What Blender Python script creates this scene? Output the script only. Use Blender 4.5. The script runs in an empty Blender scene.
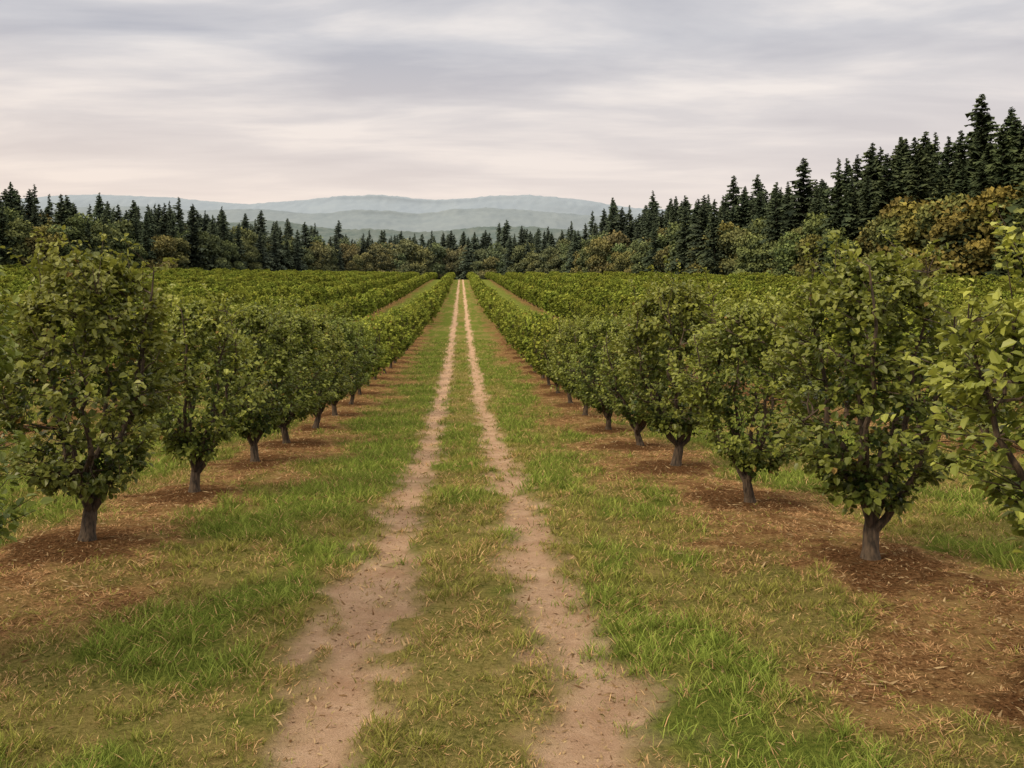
import bpy, math, random
import numpy as np
from mathutils import Vector
rng=np.random.default_rng(7); random.seed(7)
sc=bpy.context.scene
sc.view_settings.view_transform='Standard'; sc.view_settings.look='None'; sc.view_settings.exposure=0
H=2.5; F=800.0
# ---------- noise ----------
_tab=np.random.default_rng(3).random((256,256))
def vn(x,y):
    xi=np.floor(x).astype(np.int64); yi=np.floor(y).astype(np.int64)
    fx=x-xi; fy=y-yi; fx=fx*fx*(3-2*fx); fy=fy*fy*(3-2*fy)
    a=_tab[xi&255,yi&255]; b=_tab[(xi+1)&255,yi&255]; c=_tab[xi&255,(yi+1)&255]; d=_tab[(xi+1)&255,(yi+1)&255]
    return (a*(1-fx)+b*fx)*(1-fy)+(c*(1-fx)+d*fx)*fy
def fbm(x,y,o=4):
    s=0;a=.5;t=0
    for i in range(o):
        s=s+a*vn(x*2**i+17.3*i,y*2**i+5.1*i); t+=a; a*=.5
    return s/t
def ss(a,b,x):
    t=np.clip((x-a)/(b-a),0,1); return t*t*(3-2*t)
# ---------- terrain profile ----------
_pz=[.5,4.2,9.2,13,16.7,20,24,30,45,70,110,170,230,290,350,410,450,700,6000]
_pe=[-2.45,-2.5,-2.8,-3.17,-3.42,-3.65,-3.88,-4.05,-4.2,-4.0,-2.5,0,3,6,9,11,11,8,8]
_lz=np.linspace(math.log(.5),math.log(6000),3000)
_le=np.interp(_lz,np.log(_pz),_pe)
k=np.ones(90)/90
for _ in range(2):
    _le=np.convolve(np.pad(_le,90,mode='edge'),k,mode='same')[90:-90]
def macro(X,Y):
    X=np.asarray(X,float);Y=np.asarray(Y,float)
    e=np.interp(np.log(np.maximum(Y,.5)),_lz,_le)
    lat=3.0*np.minimum((np.abs(X)/120)**2,1.6)*ss(30,120,Y)
    right=ss(95,190,X)*26*ss(60,140,Y)
    return H+e+lat+right
ROW=4.3
def rowdist(X):
    a=np.abs(X)
    return np.abs((a-ROW+4.3)%8.6-4.3)+np.where(a<ROW-4.3,10,0)
def masks(X,Y):
    w=(fbm(X*.9+3,Y*.45,3)-.5)
    rd=np.abs(np.abs(X+w*.14)-.83)
    rn=fbm(X*4+9,Y*3.2,5)-.5
    rut=1-ss(.08,.47,rd+rn*.8)
    d=rowdist(X)
    sn=fbm(X*.7+50,Y*.55+9,4)-.5; s2=fbm(X*3+5,Y*3+60,4)-.5
    soil=1-ss(.3,1.75,d+sn*3.8+s2*1.6)
    L0=np.where(X<0,5.4,4.75)
    along=(Y-L0)/3.66; dd=np.sqrt(d**2+((along-np.round(along))*3.66*.8)**2)
    soil=np.maximum(soil*.70,1-ss(.55,1.35,dd+sn*.9+s2*1.1))
    soil=soil*(1-.4*ss(50,120,Y))
    gn=fbm(X*1.2+21,Y*.8+77,4)
    green=ss(.50,.66,gn+.10*np.exp(-((X+2.0)/.8)**2)+.05*np.exp(-((X-1.75)/.5)**2)-.09*np.exp(-(X/.5)**2)+.10*ss(7,15,Y))
    far=ss(25,70,Y)*ss(3,6,np.abs(X))*.8
    green=np.maximum(green,far)
    dry=ss(.35,.65,fbm(X*1.5+70,Y*.9+3,4))
    return rut,soil,green*(1-soil),dry
def ground(X,Y):
    rut,soil,g,dr=masks(X,Y)
    near=1-ss(60,120,Y)
    m=-.045*rut+.05*(fbm(X*1.1,Y*1.1,4)-.5)*(1-.6*rut)+.03*(fbm(X*7,Y*7,3)-.5)*(1-.6*rut)
    m=m+.07*np.exp(-(rowdist(X)/.9)**2)
    return macro(X,Y)+m*near
# ---------- mesh helper ----------
def mk(name,V,T=None,Q=None,C=None,mats=(),mi=None,smooth=False):
    me=bpy.data.meshes.new(name)
    V=np.asarray(V,np.float32).reshape(-1,3)
    T=np.zeros((0,3),np.int32) if T is None else np.asarray(T,np.int32).reshape(-1,3)
    Q=np.zeros((0,4),np.int32) if Q is None else np.asarray(Q,np.int32).reshape(-1,4)
    me.vertices.add(len(V)); me.vertices.foreach_set('co',V.ravel())
    li=np.concatenate([T.ravel(),Q.ravel()]).astype(np.int32)
    me.loops.add(len(li)); me.loops.foreach_set('vertex_index',li)
    nt,nq=len(T),len(Q)
    st=np.concatenate([np.arange(nt)*3,nt*3+np.arange(nq)*4]).astype(np.int32)
    me.polygons.add(nt+nq); me.polygons.foreach_set('loop_start',st)
    for m in mats: me.materials.append(m)
    if mi is not None: me.polygons.foreach_set('material_index',np.asarray(mi,np.int32))
    me.polygons.foreach_set('use_smooth',np.full(nt+nq,smooth,dtype=bool))
    if C is not None:
        a=me.color_attributes.new('Col','FLOAT_COLOR','POINT')
        c=np.ones((len(V),4),np.float32); c[:,:C.shape[1]]=C; a.data.foreach_set('color',c.ravel())
    me.update(calc_edges=True); me.validate()
    return me
def obj(name,me,loc=(0,0,0),rot=0,s=(1,1,1),parent=None):
    o=bpy.data.objects.new(name,me); sc.collection.objects.link(o)
    o.location=loc; o.rotation_euler=(0,0,rot); o.scale=s
    if parent: o.parent=parent
    return o
# ---------- materials ----------
def newmat(n):
    m=bpy.data.materials.new(n); m.use_nodes=True; nt=m.node_tree; nt.nodes.clear(); return m,nt,nt.nodes,nt.links
def nd(N,t,**kw):
    n=N.new(t)
    for a,v in kw.items(): setattr(n,a,v)
    return n
def mixc(N,L,fac,a,b,bt='MIX'):
    m=N.new('ShaderNodeMix'); m.data_type='RGBA'; m.blend_type=bt
    for s,v in ((m.inputs[0],fac),(m.inputs[6],a),(m.inputs[7],b)):
        if isinstance(v,(int,float)): s.default_value=v
        elif isinstance(v,tuple): s.default_value=(*v,1) if len(v)==3 else v
        else: L.new(v,s)
    return m.outputs[2]
def leafmat(name,trans=.3,rough=.5,spec=.3,haze=False):
    m,nt,N,L=newmat(name)
    at=nd(N,'ShaderNodeAttribute',attribute_name='Col')
    oi=N.new('ShaderNodeObjectInfo')
    hsv=N.new('ShaderNodeHueSaturation')
    mr=N.new('ShaderNodeMapRange'); mr.inputs[3].default_value=.8; mr.inputs[4].default_value=1.22
    L.new(oi.outputs['Random'],mr.inputs[0]); L.new(mr.outputs[0],hsv.inputs['Value'])
    mr2=N.new('ShaderNodeMapRange'); mr2.inputs[3].default_value=.486; mr2.inputs[4].default_value=.511
    mu=nd(N,'ShaderNodeMath',operation='FRACT'); mm=nd(N,'ShaderNodeMath',operation='MULTIPLY'); mm.inputs[1].default_value=7.7
    L.new(oi.outputs['Random'],mm.inputs[0]); L.new(mm.outputs[0],mu.inputs[0]); L.new(mu.outputs[0],mr2.inputs[0]); L.new(mr2.outputs[0],hsv.inputs['Hue'])
    L.new(at.outputs['Color'],hsv.inputs['Color'])
    col=hsv.outputs[0]
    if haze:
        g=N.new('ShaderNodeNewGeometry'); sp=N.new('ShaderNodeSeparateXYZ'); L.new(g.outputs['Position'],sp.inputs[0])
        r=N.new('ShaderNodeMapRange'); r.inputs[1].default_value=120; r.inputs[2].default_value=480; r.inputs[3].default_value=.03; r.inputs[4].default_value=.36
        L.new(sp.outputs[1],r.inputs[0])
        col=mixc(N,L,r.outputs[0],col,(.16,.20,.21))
    o=N.new('ShaderNodeOutputMaterial')
    if spec>0:
        p=N.new('ShaderNodeBsdfPrincipled'); p.inputs['Roughness'].default_value=rough; p.inputs['Specular IOR Level'].default_value=spec
        L.new(col,p.inputs['Base Color'])
    else:
        p=N.new('ShaderNodeBsdfDiffuse'); L.new(col,p.inputs['Color'])
    if trans>0:
        t=N.new('ShaderNodeBsdfTranslucent'); mx=N.new('ShaderNodeMixShader'); mx.inputs[0].default_value=trans
        L.new(col,t.inputs['Color']); L.new(p.outputs[0],mx.inputs[1]); L.new(t.outputs[0],mx.inputs[2]); L.new(mx.outputs[0],o.inputs[0])
    else: L.new(p.outputs[0],o.inputs[0])
    return m
M_leaf=leafmat('hazel_leaf',.3,.42,.35)
M_leaff=leafmat('hazel_leaf_matt',.2,.5,0)
M_grass=leafmat('grass_blade',.2,.6,0)
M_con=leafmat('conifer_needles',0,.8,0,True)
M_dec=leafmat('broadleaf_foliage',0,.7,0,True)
def barkmat(name,a,b):
    m,nt,N,L=newmat(name)
    tc=N.new('ShaderNodeTexCoord'); mp=N.new('ShaderNodeMapping'); mp.inputs['Scale'].default_value=(14,14,3)
    L.new(tc.outputs['Object'],mp.inputs[0]); n=N.new('ShaderNodeTexNoise'); n.inputs['Scale'].default_value=2; n.inputs['Detail'].default_value=8
    L.new(mp.outputs[0],n.inputs['Vector'])
    r=N.new('ShaderNodeMapRange'); r.inputs[1].default_value=.35; r.inputs[2].default_value=.65; L.new(n.outputs[0],r.inputs[0])
    c=mixc(N,L,r.outputs[0],a,b)
    p=N.new('ShaderNodeBsdfPrincipled'); p.inputs['Roughness'].default_value=.9; L.new(c,p.inputs['Base Color'])
    bp=N.new('ShaderNodeBump'); bp.inputs['Strength'].default_value=.9; bp.inputs['Distance'].default_value=.03; L.new(n.outputs[0],bp.inputs['Height']); L.new(bp.outputs[0],p.inputs['Normal'])
    o=N.new('ShaderNodeOutputMaterial'); L.new(p.outputs[0],o.inputs[0]); return m
M_bark=barkmat('hazel_bark',(.022,.015,.010),(.10,.068,.043))
M_fbark=barkmat('forest_bark',(.03,.025,.02),(.08,.06,.05))
def groundmat():
    m,nt,N,L=newmat('orchard_ground')
    at=nd(N,'ShaderNodeAttribute',attribute_name='Col'); sp=N.new('ShaderNodeSeparateColor'); L.new(at.outputs['Color'],sp.inputs[0])
    g=N.new('ShaderNodeNewGeometry')
    def noise(sc_,d=6,rough=.6,vec=None):
        n=N.new('ShaderNodeTexNoise'); n.inputs['Scale'].default_value=sc_; n.inputs['Detail'].default_value=d; n.inputs['Roughness'].default_value=rough
        L.new(vec or g.outputs['Position'],n.inputs['Vector']); return n.outputs[0]
    def rng_(v,a,b,c=0,d=1):
        r=N.new('ShaderNodeMapRange'); r.inputs[1].default_value=a; r.inputs[2].default_value=b; r.inputs[3].default_value=c; r.inputs[4].default_value=d; L.new(v,r.inputs[0]); return r.outputs[0]
    n1=noise(2.5,8,.7); n2=noise(28,5,.75); n3=noise(90,3,.7)
    grass=mixc(N,L,rng_(n2,.38,.62),(.08,.085,.02),(.27,.235,.08))
    grass=mixc(N,L,rng_(n1,.42,.62,0,.6),grass,(.32,.24,.09))
    grg=mixc(N,L,rng_(n2,.38,.62),(.07,.10,.018),(.18,.205,.042))
    grass=mixc(N,L,sp.outputs[2],grass,grg)
    soil=mixc(N,L,rng_(n2,.38,.62),(.085,.04,.017),(.35,.20,.09))
    soil=mixc(N,L,rng_(n1,.47,.64,0,.75),soil,(.37,.25,.105))
    soil=mixc(N,L,rng_(n1,.46,.34,0,.7),soil,(.13,.062,.028))
    mul=mixc(N,L,rng_(n2,.40,.64),(.05,.023,.011),(.22,.11,.05))
    soil=mixc(N,L,rng_(sp.outputs[1],.72,1.0,0,.85),soil,mul)
    rut=mixc(N,L,rng_(n1,.35,.65),(.44,.275,.18),(.62,.43,.30))
    rut=mixc(N,L,rng_(n3,.48,.75,0,.6),rut,(.24,.145,.085))
    rut=mixc(N,L,rng_(n2,.56,.70,0,.55),rut,(.32,.215,.11))
    c=mixc(N,L,rng_(sp.outputs[1],0,.7),grass,soil)
    c=mixc(N,L,sp.outputs[0],c,rut)
    p=N.new('ShaderNodeBsdfDiffuse'); L.new(c,p.inputs[0])
    ad=nd(N,'ShaderNodeMath',operation='ADD'); L.new(n2,ad.inputs[0]); L.new(n3,ad.inputs[1])
    bp=N.new('ShaderNodeBump'); bp.inputs['Strength'].default_value=.9; bp.inputs['Distance'].default_value=.05; L.new(ad.outputs[0],bp.inputs['Height']); L.new(bp.outputs[0],p.inputs['Normal'])
    o=N.new('ShaderNodeOutputMaterial'); L.new(p.outputs[0],o.inputs[0]); return m
M_ground=groundmat()
# ---------- ground ----------
def grow(a,step,end,k=1.06):
    r=[a]
    while r[-1]<end: r.append(r[-1]+step); step*=k
    return r
hx=list(np.arange(0,7,.07))+grow(7.0,.1,7000,1.055)
xs=np.array([-v for v in hx[:0:-1]]+hx)
ys=np.array([-6000,-800,-100,-20,-4,-1]+list(np.arange(0,12,.07))+grow(12.0,.09,7000,1.025))
GX,GY=np.meshgrid(xs,ys); nx,ny=len(xs),len(ys)
GZ=ground(GX,GY)
rut,soil,green,dry=masks(GX,GY)
idx=np.arange(nx*ny).reshape(ny,nx)
Q=np.stack([idx[:-1,:-1],idx[:-1,1:],idx[1:,1:],idx[1:,:-1]],-1).reshape(-1,4)
me=mk('ground',np.stack([GX,GY,GZ],-1).reshape(-1,3),Q=Q,C=np.stack([rut*.95,soil,green],-1).reshape(-1,3),mats=[M_ground],smooth=True)
obj('ground',me)
# ---------- grass ----------
def build_grass(N):
    z=np.linspace(2.8,75,4000)
    hw=np.minimum(.85*z+2.5,24)
    dens=(4.0/z)**1.4*hw
    cdf=np.cumsum(dens); cdf/=cdf[-1]
    Y=np.interp(rng.random(N),cdf,z)
    X=(rng.random(N)*2-1)*np.minimum(.85*Y+2.5,24)
    X=X+(fbm(X*6,Y*6,2)-.5)*.25; Y=Y+(fbm(X*6+90,Y*6,2)-.5)*.25
    rut,soil,green,dry=masks(X,Y)
    r=rng.random(N)
    clump=fbm(X*4+11,Y*4+5,3)
    keep=r<np.clip((1-rut*.93)*(1-soil*.15-.5*ss(.75,1,soil))*(.25+1.5*ss(.32,.62,clump)),0,1)
    X,Y,rut,soil,green,dry,clump=[a[keep] for a in (X,Y,rut,soil,green,dry,clump)]
    n=len(X); Z=ground(X,Y)
    sc_=(np.maximum(Y,4)/4)**.42
    q=rng.random(n)
    straw=q<(.15+.38*dry*(1-green)+.78*soil+.3*rut)
    h=(.026+.042*rng.random(n)+.07*green*rng.random(n)+.06*ss(.55,.7,clump))*(1-.3*soil)*(1-.5*rut)*np.where(straw,.85,1)
    h*=np.minimum(sc_,1.6)
    wd=(.0016+.0018*rng.random(n))*sc_**1.65
    lean=np.where(straw,.9+1.6*rng.random(n),.25+1.0*rng.random(n))
    lean=np.where(soil>.4,lean+1.3,lean)
    an=rng.random(n)*2*math.pi; dx,dy=np.cos(an),np.sin(an)
    fa=rng.random(n)*2*math.pi; sx,sy=np.cos(fa),np.sin(fa)
    L1=lean/np.sqrt(1+lean**2); U1=1/np.sqrt(1+lean**2)
    P=np.stack([X,Y,Z-.005],-1); D=np.stack([dx*L1,dy*L1,U1],-1)
    D2=np.stack([dx,dy,.55*U1-.1*lean],-1); D2/=np.linalg.norm(D2,axis=1)[:,None]
    S=np.stack([sx,sy,np.zeros(n)],-1)*wd[:,None]
    mid=P+D*(h*.6)[:,None]; tip=mid+(D*.5+D2*.5)*(h*.5)[:,None]
    V=np.stack([P-S,P+S,mid+S*.75,mid-S*.75,tip],1).reshape(-1,3)
    b=np.arange(n)*5
    Qd=np.stack([b,b+1,b+2,b+3],-1); T=np.stack([b+3,b+2,b+4],-1)
    g1=np.array([.16,.18,.036]); g2=np.array([.31,.31,.08]); gb=np.array([.125,.205,.034]); gb2=np.array([.25,.325,.068])
    s1=np.array([.58,.43,.20]); s2=np.array([.40,.23,.10])
    t=rng.random(n)[:,None]; gg=green[:,None]*.9
    col=g1*(1-t)+g2*t; col=col*(1-gg)+(gb*(1-t)+gb2*t)*gg
    ts=np.clip(t*.7+soil[:,None]*.35,0,1); st=s1*(1-ts)+s2*ts
    st=st*(1-.4*ss(.75,1,soil)[:,None])
    col=np.where(straw[:,None],st,col)
    col=col*(.7+.55*rng.random(n)[:,None])
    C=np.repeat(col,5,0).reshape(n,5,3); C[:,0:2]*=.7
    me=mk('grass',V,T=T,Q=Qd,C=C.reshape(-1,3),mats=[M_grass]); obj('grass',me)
build_grass(700000)
def build_litter(N):
    Y=3+ rng.random(N)**1.7*30; X=(rng.random(N)*2-1)*np.minimum(.85*Y+2.5,18)
    rut,soil,green,dry=masks(X,Y)
    keep=rng.random(N)<np.clip(soil*.7+rut*.5+.03,0,1); X,Y,soil,rut=X[keep],Y[keep],soil[keep],rut[keep]
    n=len(X); Z=ground(X,Y)+.004
    s=(.004+.014*rng.random(n)**2)*(np.maximum(Y,4)/4)**.5
    a=rng.random(n)*6.28; u=np.stack([np.cos(a),np.sin(a),(rng.random(n)-.3)*.9],-1)*s[:,None]*(1.2+3*rng.random((n,1))**3)
    v=np.stack([-np.sin(a),np.cos(a),(rng.random(n)-.5)*.9],-1)*s[:,None]*.5
    P=np.stack([X,Y,Z],-1)
    V=np.stack([P-u,P+v,P+u,P-v],1).reshape(-1,3); b=np.arange(n)*4
    t=rng.random(n)[:,None]**1.4; c=np.array([.12,.058,.03])*(1-t)+np.array([.50,.35,.20])*t
    me=mk('leaf_litter',V,Q=np.stack([b,b+1,b+2,b+3],-1),C=np.repeat(c,4,0),mats=[M_grass]); obj('leaf_litter',me)
build_litter(120000)
# ---------- trees ----------
class Geo:
    def __init__(s): s.V=[];s.T=[];s.Q=[];s.C=[];s.n=0;s.mt=[];s.mq=[]
    def add(s,V,T,Q,C,mi):
        V=np.asarray(V,float).reshape(-1,3); s.V.append(V)
        if T is not None and len(T): s.T.append(np.asarray(T)+s.n); s.mt+= [mi]*len(T)
        if Q is not None and len(Q): s.Q.append(np.asarray(Q)+s.n); s.mq+= [mi]*len(Q)
        s.C.append(np.broadcast_to(C,(len(V),3))); s.n+=len(V)
    def mesh(s,name,mats):
        return mk(name,np.concatenate(s.V),np.concatenate(s.T) if s.T else None,np.concatenate(s.Q) if s.Q else None,np.concatenate(s.C),mats,s.mt+s.mq)
def tube(g,P,R,n=6,mi=1,col=(.1,.08,.06)):
    P=np.asarray(P,float); k=len(P); d=np.gradient(P,axis=0); d/=np.linalg.norm(d,axis=1)[:,None]+1e-9
    ref=np.array([1,0,0.]) if abs(d[0][0])<.8 else np.array([0,1.,0])
    u=np.cross(d,ref); u/=np.linalg.norm(u,axis=1)[:,None]+1e-9; v=np.cross(d,u)
    a=np.arange(n)*2*math.pi/n
    V=(P[:,None,:]+(u[:,None,:]*np.cos(a)[None,:,None]+v[:,None,:]*np.sin(a)[None,:,None])*np.asarray(R)[:,None,None]).reshape(-1,3)
    i=np.arange(k-1)[:,None]*n; j=np.arange(n)[None]; j2=(j+1)%n
    Q=np.stack([i+j,i+j2,i+n+j2,i+n+j],-1).reshape(-1,4)
    g.add(V,None,Q,col,mi)
def leaves(g,P,D,Nn,size,C,hi=True):
    n=len(P)
    D=D/np.linalg.norm(D,axis=1)[:,None]; S=np.cross(D,Nn); S/=np.linalg.norm(S,axis=1)[:,None]+1e-9; U=np.cross(S,D)
    s=size[:,None]; f=.13
    if hi:
        b=P; L1=P+D*s*.28+S*s*.36+U*s*f; L2=P+D*s*.72+S*s*.29+U*s*f*.5; tp=P+D*s-U*s*.14
        R1=P+D*s*.28-S*s*.36+U*s*f; R2=P+D*s*.72-S*s*.29+U*s*f*.5
        V=np.stack([b,L1,L2,tp,R2,R1],1).reshape(-1,3); i=np.arange(n)*6
        Q=np.concatenate([np.stack([i,i+3,i+2,i+1],-1),np.stack([i,i+5,i+4,i+3],-1)])
        g.add(V,None,Q,np.repeat(C,6,0),0)
    else:
        V=np.stack([P,P+D*s*.45+S*s*.42+U*s*.1,P+D*s,P+D*s*.45-S*s*.42+U*s*.1],1).reshape(-1,3); i=np.arange(n)*4
        T=np.concatenate([np.stack([i,i+2,i+1],-1),np.stack([i,i+3,i+2],-1)])
        g.add(V,T,None,np.repeat(C,4,0),0)
def hazel(seed,Ht=3.4,R=1.1,ntw=430,lpt=15,ls=.105,hi=True,trunk=.08,bright=1.0,mat=None):
    r=np.random.default_rng(seed); g=Geo(); z0=.55
    tr=trunk
    lean=(r.random(2)-.5)*.22
    tp=np.array([[0,0,-.12],[0,0,0],[lean[0]*.2,lean[1]*.2,.10],[lean[0]*.7,lean[1]*.7,.28],[lean[0],lean[1],.42]])
    tube(g,tp,[tr*1.8,tr*1.35,tr*1.05,tr*1.0,tr*.75],10 if hi else 5)
    nodes=[]
    nl=7
    ph=r.random()*6.28
    for i in range(nl):
        a=ph+i*2*math.pi/nl+(r.random()-.5)*.7
        top=Ht*(.68+.24*r.random()); spread=R*(.42+.38*r.random()) if i else .2
        ks=10; t=np.linspace(0,1,ks)
        zb=.24+.18*r.random()
        rr=spread*(1-(1-t)**1.7)
        P=np.stack([lean[0]*.7+np.cos(a)*rr,lean[1]*.7+np.sin(a)*rr,zb+(top-zb)*t**1.05],-1)
        P[1:-1]+=(r.random((ks-2,3))-.5)*.13
        tube(g,P,np.linspace(tr*.58,.007,ks),7 if hi else 4)
        for q in P[2:]: nodes.append(q)
        for q in (P[2:-1]+P[3:])/2: nodes.append(q)
    lump=r.random((9,9))
    def env(a,t):
        base=np.sin(np.pi*np.clip(t,0.03,.98)**.88)**.6
        u=(a/6.2832*9)%9; v=np.clip(t,0,.999)*8
        i=u.astype(int)%9; j=v.astype(int); fu=u-u.astype(int); fv=v-j
        j1=np.minimum(j+1,8)
        l=(lump[i,j]*(1-fu)+lump[(i+1)%9,j]*fu)*(1-fv)+(lump[i,j1]*(1-fu)+lump[(i+1)%9,j1]*fu)*fv
        return R*base*(.58+.68*l)
    def connect(tip,rad,n):
        Nn=np.array(nodes); dd=np.linalg.norm((Nn-tip)*[1,1,.8],axis=1)+np.where(Nn[:,2]>tip[2]-.08,.6,0)
        b=Nn[np.argmin(dd)]; m=(b+tip)/2+np.array([0,0,-.06*np.linalg.norm(tip-b)])+(r.random(3)-.5)*.05
        tube(g,[b,m,tip],[rad,rad*.7,rad*.3],n); return b,m
    for i in range(46):
        t=.06+.8*r.random(); a=r.random()*6.28; e=env(np.array([a]),np.array([t]))[0]*(.5+.3*r.random())
        tip=np.array([np.cos(a)*e,np.sin(a)*e,z0+t*(Ht-z0)]); b,m=connect(tip,.014,5 if hi else 3)
        nodes+= [m,tip,(m+tip)/2]
    LP=[];LD=[];LN=[];LS=[];LC=[]
    for i in range(ntw):
        shoot=i<ntw*.10
        a=r.random()*6.28
        t=r.random()**.85; e=env(np.array([a]),np.array([t]))[0]; u=r.random()**.42
        if r.random()<.09: u*=1.22
        tip=np.array([np.cos(a)*e*u,np.sin(a)*e*u,z0+t*(Ht-z0)*.95+(r.random()-.5)*.1])
        if shoot:
            e=R*.75*r.random()**.5; tip=np.array([np.cos(a)*e,np.sin(a)*e,Ht*(.88+.24*r.random()**1.3)-e*.42])
        b,m=connect(tip,.007,3)
        k=lpt; f=r.random(k)
        if shoot: k=int(lpt*.85); f=r.random(k)*.85+.15
        d=tip-m; ln=np.linalg.norm(d)+1e-6
        st=tip-d/ln*min(max(ln,.25),.5)
        P=st+(tip-st)*f[:,None]*1.02+(r.random((k,3))-.5)*(.08 if shoot else .13)
        out=np.array([np.cos(a),np.sin(a),.1])
        D=out*.5+d/ln*.35+(r.random((k,3))-.5)*1.5+np.array([0,0,-.30])
        Nn=out*.5+np.array([0,0,1.])+(r.random((k,3))-.5)*1.1
        LP.append(P);LD.append(D);LN.append(Nn); LS.append(ls*(.5+.8*r.random(k))*(.82 if shoot else 1))
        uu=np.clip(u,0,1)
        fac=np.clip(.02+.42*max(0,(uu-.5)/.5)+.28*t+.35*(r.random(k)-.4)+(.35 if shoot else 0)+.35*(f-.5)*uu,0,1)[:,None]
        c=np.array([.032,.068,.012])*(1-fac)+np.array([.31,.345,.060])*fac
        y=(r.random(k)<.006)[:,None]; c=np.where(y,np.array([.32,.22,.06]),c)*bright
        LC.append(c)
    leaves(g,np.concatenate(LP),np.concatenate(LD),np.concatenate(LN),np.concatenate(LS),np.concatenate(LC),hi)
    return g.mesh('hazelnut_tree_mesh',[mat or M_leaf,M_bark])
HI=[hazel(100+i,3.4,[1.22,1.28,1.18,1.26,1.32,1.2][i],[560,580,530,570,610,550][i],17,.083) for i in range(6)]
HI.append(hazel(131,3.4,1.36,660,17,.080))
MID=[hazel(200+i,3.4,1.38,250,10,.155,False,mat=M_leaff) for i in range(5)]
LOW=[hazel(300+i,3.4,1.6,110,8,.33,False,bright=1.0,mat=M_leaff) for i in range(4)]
def gz(x,y): return float(ground(np.array([x]),np.array([y]))[0])
def put(name,x,y,me,s,sxy=1,parent=None,rot=None):
    return obj(name,me,(x,y,gz(x,y)-.01),random.random()*6.28 if rot is None else rot,(s*sxy,s*sxy,s),parent)
Lz=[5.4,9.2,12.9,16.7,20.0,23.6,26.9]; Rz=[4.9,8.4,11.9,16.0,19.5,23.2,27.0]
Ls=[1.0,1.0,.95,1.0,1.02,1.0,1.0]; Rs=[.95,.98,.90,1.12,.97,.98,1.0]
while Lz[-1]<60: Lz.append(Lz[-1]+3.6+random.uniform(-.2,.2)); Ls.append(random.uniform(.93,1.06))
while Rz[-1]<60: Rz.append(Rz[-1]+3.65+random.uniform(-.2,.2)); Rs.append(random.uniform(.93,1.06))
for i,(z,s) in enumerate(zip(Lz,Ls)): put('hazelnut_tree',(-4.2 if i==0 else -4.3)+(random.uniform(-.12,.12) if i>3 else 0),z,HI[6] if i==0 else HI[i%6] if z<34 else MID[i%5],s)
for i,(z,s) in enumerate(zip(Rz,Rs)): put('hazelnut_tree',(4.25 if i==0 else 4.3)+(random.uniform(-.12,.12) if i>3 else 0),z,HI[6] if i==0 else HI[(i*5+3)%6] if z<34 else MID[i%5],s)
rows=bpy.data.objects.new('orchard_tree_rows',None); sc.collection.objects.link(rows)
BR=[(130,112),(190,100),(240,88),(300,66),(370,34),(405,0)]
BL=[(150,-158),(200,-150),(240,-140),(310,-103),(380,-68),(410,0)]
def lim(y,B): return np.interp(y,[b[0] for b in B],[b[1] for b in B])
for k in range(0,19):
    for sg in (-1,1):
        x=sg*(ROW+8.6*k); y=(62.5 if k==0 else max(7,abs(x)*.55))+random.random()*3
        while y<401:
            if (sg>0 and x<lim(y,BR)-6) or (sg<0 and x>lim(y,BL)+6):
                me=(random.choice(HI[:6]) if y<20 else random.choice(MID) if y<90 else random.choice(LOW))
                put('row_tree',x+random.uniform(-.2,.2),y,me,random.uniform(.86,1.1),1,rows)
            y+=3.65+random.uniform(-.25,.25)
# ---------- forest ----------
def conifer(seed,Ht=28,Rm=.2):
    r=np.random.default_rng(seed); g=Geo(); tube(g,[[0,0,-1],[0,0,Ht*.5],[0,0,Ht*.985]],[.35,.2,.04],5)
    Vs=[];Cs=[]
    side=r.random((10,7))*.8+.45
    nb=310
    for i in range(nb):
        t=.03+.965*(i+r.random())/nb
        z=Ht*t; a=r.random()*6.28
        R=Ht*Rm*(1-t)**.92*side[int(a/6.2832*10)%10,int(t*6.99)]*(.7+.65*r.random())*1.12+.12
        el=.6*t-.12
        o=np.array([math.cos(a),math.sin(a),0]); s=np.array([-o[1],o[0],0])
        k=5
        for q in range(k):
            f=(q+.3+.5*r.random())/k; dz=R*(el*f-.30*f*f)
            c=np.array([0,0,z+dz])+o*R*f
            w=(.12+.34*min(1,R)+.22*R*(1-f*.7))*(.6+.7*r.random())
            for sd in (-1,1):
                tipv=c+s*sd*w*(.5+.5*r.random())+o*w*(.3+.6*r.random())+np.array([0,0,-w*(.1+.8*r.random())])
                Vs.append([c-o*w*.55+np.array([0,0,w*.2]),c+o*w*(.55+.6*r.random()),tipv])
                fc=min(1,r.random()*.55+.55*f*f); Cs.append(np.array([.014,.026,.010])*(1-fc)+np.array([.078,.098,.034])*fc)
    V=np.array(Vs).reshape(-1,3); n=len(Vs)
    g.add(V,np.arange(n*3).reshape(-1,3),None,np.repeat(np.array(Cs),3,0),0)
    return g.mesh('conifer_mesh',[M_con,M_fbark])
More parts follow.
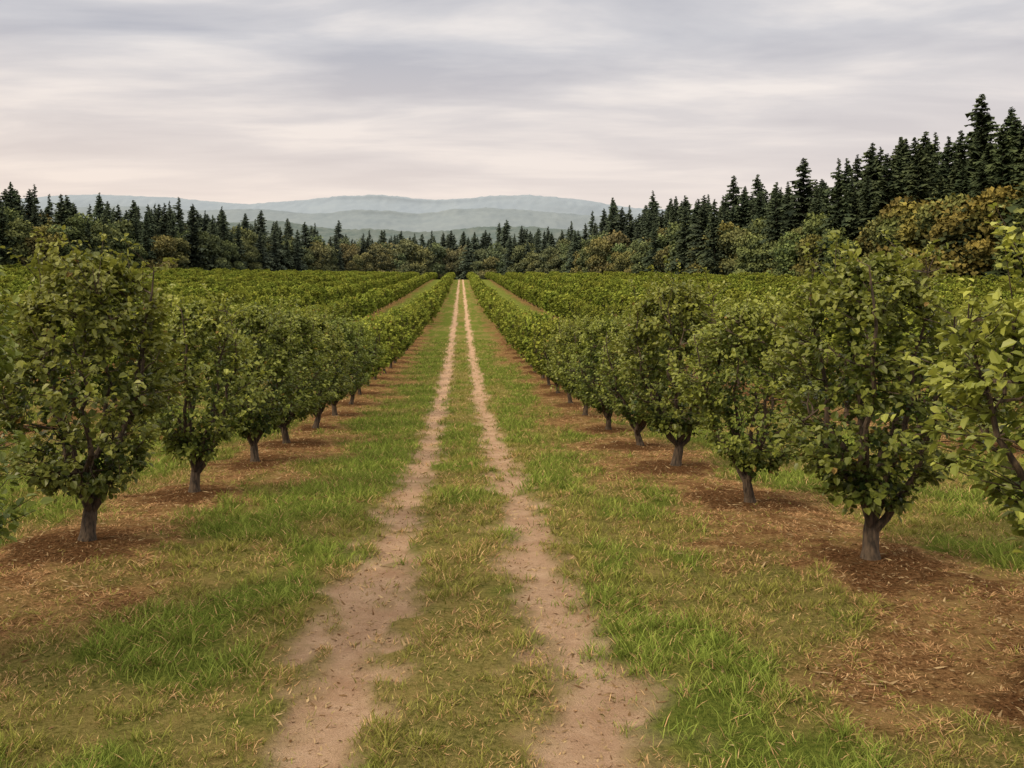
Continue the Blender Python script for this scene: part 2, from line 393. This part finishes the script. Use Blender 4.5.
def broad(seed,Ht=15):
    r=np.random.default_rng(seed); g=Geo(); tube(g,[[0,0,-1],[0,0,Ht*.4],[.3,0,Ht*.7]],[.4,.3,.1],6)
    tint=np.array([[.95,1,1],[1.1,1.0,.8],[.8,1,1],[1.2,1.0,.8],[.8,.92,.9]][seed%5])
    for i in range(24):
        a=r.random()*6.28; t=r.random(); rr=Ht*.36*r.random()**.5*(1-.6*t); c=np.array([math.cos(a)*rr,math.sin(a)*rr,Ht*(.12+.72*t)])
        R=Ht*(.07+.10*r.random()); n=240
        d=r.normal(size=(n,3)); d/=np.linalg.norm(d,axis=1)[:,None]; P=c+d*R*(.65+.55*r.random((n,1)))*[1,1,.85]
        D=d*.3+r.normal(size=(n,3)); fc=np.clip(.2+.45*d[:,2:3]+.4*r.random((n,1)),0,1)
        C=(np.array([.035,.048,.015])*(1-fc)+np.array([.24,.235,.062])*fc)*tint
        leaves(g,P,D,d+r.normal(size=(n,3))*.5,.45+.5*r.random(n),C,False)
    return g.mesh('broadleaf_mesh',[M_dec,M_fbark])
CON=[conifer(i,28,[.19,.23,.165,.21,.18,.25][i]) for i in range(6)]
BRO=[broad(50+i) for i in range(5)]
forest=bpy.data.objects.new('distant_forest',None); sc.collection.objects.link(forest)
def along(B,sg):
    P=[np.array([b[1],b[0]],float) for b in B]
    for a,b in zip(P[:-1],P[1:]):
        ln=np.linalg.norm(b-a); n=np.array([(b-a)[1],-(b-a)[0]])/ln*sg
        m=int(ln/4.3)
        for i in range(m):
            yield a+(b-a)*(i+.5)/m, n
BRx=[(70,122)]+BR; BLx=[(90,-175)]+BL
for B,sg in ((BRx,1),(BLx,-1)):
    for p,n in along(B,sg):
        big=vn(np.array([p[0]*.05+7]),np.array([p[1]*.05]))[0]
        for d in range(6):
            if d>0 and random.random()<.08: continue
            q=p+n*(d*6.0+random.uniform(-2.4,2.4))+np.array([random.uniform(-2,2),0])
            x,y=q; cen=abs(x)<60 and y>320
            if d==0:
                if random.random()<(.5+.6*big)*(1 if sg>0 else .7):
                    put('broadleaf',x,y,random.choice(BRO),random.uniform(.7,1.2)*(.85 if cen else 1)*(1.4 if (y<200 and sg>0) else 1),random.uniform(.95,1.2),forest)
                    continue
            if d==1 and random.random()<(.5 if sg>0 else .3): 
                put('broadleaf',x,y,random.choice(BRO),random.uniform(1.0,1.4)*(1.15 if (y<200 and sg>0) else 1),1,forest); continue
            if cen and d<3 and random.random()<.35:
                put('broadleaf',x,y,random.choice(BRO),random.uniform(.9,1.25),1,forest); continue
            if sg<0 and random.random()<.20:
                put('broadleaf',x,y,random.choice(BRO),random.uniform(1.1,1.5),1,forest); continue
            h=random.uniform(.76,1.12)
            if random.random()<.12: h*=1.17
            if sg<0: h*=(1.0 if y<270 else .90)
            if cen: h*=.84
            if d==0: h*=.85
            if sg>0 and y<230: h*=1.14
            put('conifer',x,y,random.choice(CON),h,random.uniform(.9,1.25),forest)
for i in range(80):
    x=random.uniform(-42,42); y=random.uniform(409,445)
    if y<418: put('broadleaf',x,y,random.choice(BRO),random.uniform(.8,1.3),1.15,forest)
    else: put('conifer',x,y,random.choice(CON),random.uniform(.65,.98),1.15,forest)
for i in range(24):
    put('broadleaf',-28+i*2.5+random.uniform(-.8,.8),406+random.uniform(0,4),random.choice(BRO),random.uniform(.5,.9),1.2,forest)
# ---------- hills ----------
def hillmat(name,a,b,scale):  # both forest tones have the blue-grey distance haze baked into the colour
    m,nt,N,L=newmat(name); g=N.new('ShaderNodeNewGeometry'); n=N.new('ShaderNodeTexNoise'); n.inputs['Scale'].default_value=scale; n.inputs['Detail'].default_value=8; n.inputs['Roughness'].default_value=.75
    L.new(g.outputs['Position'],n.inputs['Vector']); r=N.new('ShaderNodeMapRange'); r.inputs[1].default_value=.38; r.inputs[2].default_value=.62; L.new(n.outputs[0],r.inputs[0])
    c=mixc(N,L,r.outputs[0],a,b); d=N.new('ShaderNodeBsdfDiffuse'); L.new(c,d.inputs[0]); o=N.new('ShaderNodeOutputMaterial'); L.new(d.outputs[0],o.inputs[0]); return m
def hill(name,Z,prof,depth,mat,rough,wl):
    px=np.array([p[0] for p in prof],float); py=np.array([p[1] for p in prof],float)
    X0=(px-461)*Z/F; E=(300-py)*Z/F+H
    x=np.linspace(X0[0],X0[-1],1100); h=np.interp(x,X0,E)
    kk=np.hanning(31); kk/=kk.sum(); h=np.convolve(np.pad(h,15,mode='edge'),kk,mode='valid')
    t=np.linspace(-1,1,90); XX,TT=np.meshgrid(x,t)
    YY=Z+TT*depth+ (fbm(XX/wl/6,TT*2,2)-.5)*depth*.3
    sh=np.cos(TT*math.pi/2)**.8
    ZZ=h[None,:]*sh+(fbm(XX/wl,YY/wl,5)-.5)*rough+(fbm(XX/(wl*.05),YY/(wl*.05),2)-.5)*rough*.28
    nn=len(x); i=np.arange(nn*90).reshape(90,nn); Q=np.stack([i[:-1,:-1],i[:-1,1:],i[1:,1:],i[1:,:-1]],-1).reshape(-1,4)
    obj(name,mk(name,np.stack([XX,YY,ZZ],-1).reshape(-1,3),Q=Q,mats=[mat],smooth=True))
hill('hills',4200,[(-600,218),(-200,210),(60,199),(110,196),(180,198),(250,206),(300,204),(345,199),(390,199),(430,204),(470,201),(520,198),(560,201),(620,210),(800,216),(1600,220)],900,hillmat('far_hill_hazed_forest',(.235,.28,.335),(.255,.30,.35),.006),34,500)
hill('hills',2300,[(-600,230),(0,216),(140,207),(200,213),(260,210),(320,216),(380,213),(420,218),(460,211),(500,212),(560,217),(650,225),(1600,230)],600,hillmat('mid_hill_hazed_forest',(.18,.215,.245),(.21,.245,.27),.012),22,260)
hill('hills',1200,[(-600,236),(0,232),(150,223),(220,227),(280,223),(340,232),(420,236),(480,230),(560,232),(650,236),(1600,238)],300,hillmat('near_hill_hazed_forest',(.09,.12,.12),(.14,.165,.16),.05),14,110)
# ---------- world ----------
w=bpy.data.worlds.new('World'); sc.world=w; w.use_nodes=True; N=w.node_tree.nodes; L=w.node_tree.links; N.clear()
SE,SA=math.radians(36),math.radians(-118)
sky=N.new('ShaderNodeTexSky'); sky.sky_type='NISHITA'; sky.sun_disc=False; sky.sun_elevation=SE; sky.sun_rotation=SA
b1=N.new('ShaderNodeBackground'); b1.inputs[1].default_value=.1; L.new(sky.outputs[0],b1.inputs[0])
tc=N.new('ShaderNodeTexCoord'); sp=N.new('ShaderNodeSeparateXYZ'); L.new(tc.outputs['Generated'],sp.inputs[0])
def mth(op,a,b=None,cl=False):
    m=N.new('ShaderNodeMath'); m.operation=op; m.use_clamp=cl
    for s,v in zip(m.inputs,(a,b)):
        if v is None: continue
        if isinstance(v,(int,float)): s.default_value=v
        else: L.new(v,s)
    return m.outputs[0]
zz=mth('ADD',mth('MAXIMUM',sp.outputs[2],0.0),.08)
u=mth('DIVIDE',sp.outputs[0],zz); v=mth('DIVIDE',sp.outputs[1],zz)
cb=N.new('ShaderNodeCombineXYZ'); L.new(mth('MULTIPLY',u,.85),cb.inputs[0]); L.new(mth('MULTIPLY',v,2.0),cb.inputs[1])
n1=N.new('ShaderNodeTexNoise'); n1.inputs['Scale'].default_value=1.0; n1.inputs['Detail'].default_value=9; n1.inputs['Roughness'].default_value=.53; n1.inputs['Distortion'].default_value=.3
L.new(cb.outputs[0],n1.inputs['Vector'])
cr=N.new('ShaderNodeValToRGB'); L.new(n1.outputs[0],cr.inputs[0]); e=cr.color_ramp.elements
e[0].position=.34; e[0].color=(.52,.52,.565,1); e[1].position=.64; e[1].color=(.93,.87,.83,1)
em=cr.color_ramp.elements.new(.49); em.color=(.67,.655,.675,1)
hz=N.new('ShaderNodeMapRange'); hz.inputs[1].default_value=.10; hz.inputs[2].default_value=.30; hz.inputs[3].default_value=.82; hz.inputs[4].default_value=0; L.new(sp.outputs[2],hz.inputs[0])
wl=N.new('ShaderNodeMapRange'); wl.inputs[1].default_value=-.6; wl.inputs[2].default_value=.6; L.new(sp.outputs[0],wl.inputs[0])
hc=mixc(N,L,wl.outputs[0],(1.0,.82,.69),(.90,.78,.71))
cc=mixc(N,L,hz.outputs[0],cr.outputs[0],hc)
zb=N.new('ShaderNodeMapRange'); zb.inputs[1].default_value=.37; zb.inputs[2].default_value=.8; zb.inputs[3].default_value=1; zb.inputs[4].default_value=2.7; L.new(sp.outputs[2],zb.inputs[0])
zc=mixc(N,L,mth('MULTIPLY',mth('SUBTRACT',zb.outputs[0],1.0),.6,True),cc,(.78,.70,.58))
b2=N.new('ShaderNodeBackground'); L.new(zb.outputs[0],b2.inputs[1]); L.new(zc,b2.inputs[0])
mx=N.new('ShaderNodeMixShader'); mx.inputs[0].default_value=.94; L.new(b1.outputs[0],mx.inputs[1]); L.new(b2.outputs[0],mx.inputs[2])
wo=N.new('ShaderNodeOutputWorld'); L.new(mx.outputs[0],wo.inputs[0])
sl=bpy.data.lights.new('sun','SUN'); sl.energy=2.7; sl.angle=math.radians(11); sl.color=(1,.84,.61)
so=bpy.data.objects.new('sun',sl); sc.collection.objects.link(so)
d=Vector((math.sin(SA)*math.cos(SE),math.cos(SA)*math.cos(SE),math.sin(SE)))
so.rotation_euler=d.to_track_quat('Z','Y').to_euler()
cam=bpy.data.cameras.new('camera'); co=bpy.data.objects.new('camera',cam); sc.collection.objects.link(co)
co.location=(0,0,H); co.rotation_euler=(math.radians(90),0,0); cam.sensor_width=36; cam.lens=F/1024*36
cam.shift_x=51/1024; cam.shift_y=-84/1024; cam.clip_end=20000; cam.clip_start=.05
sc.camera=co
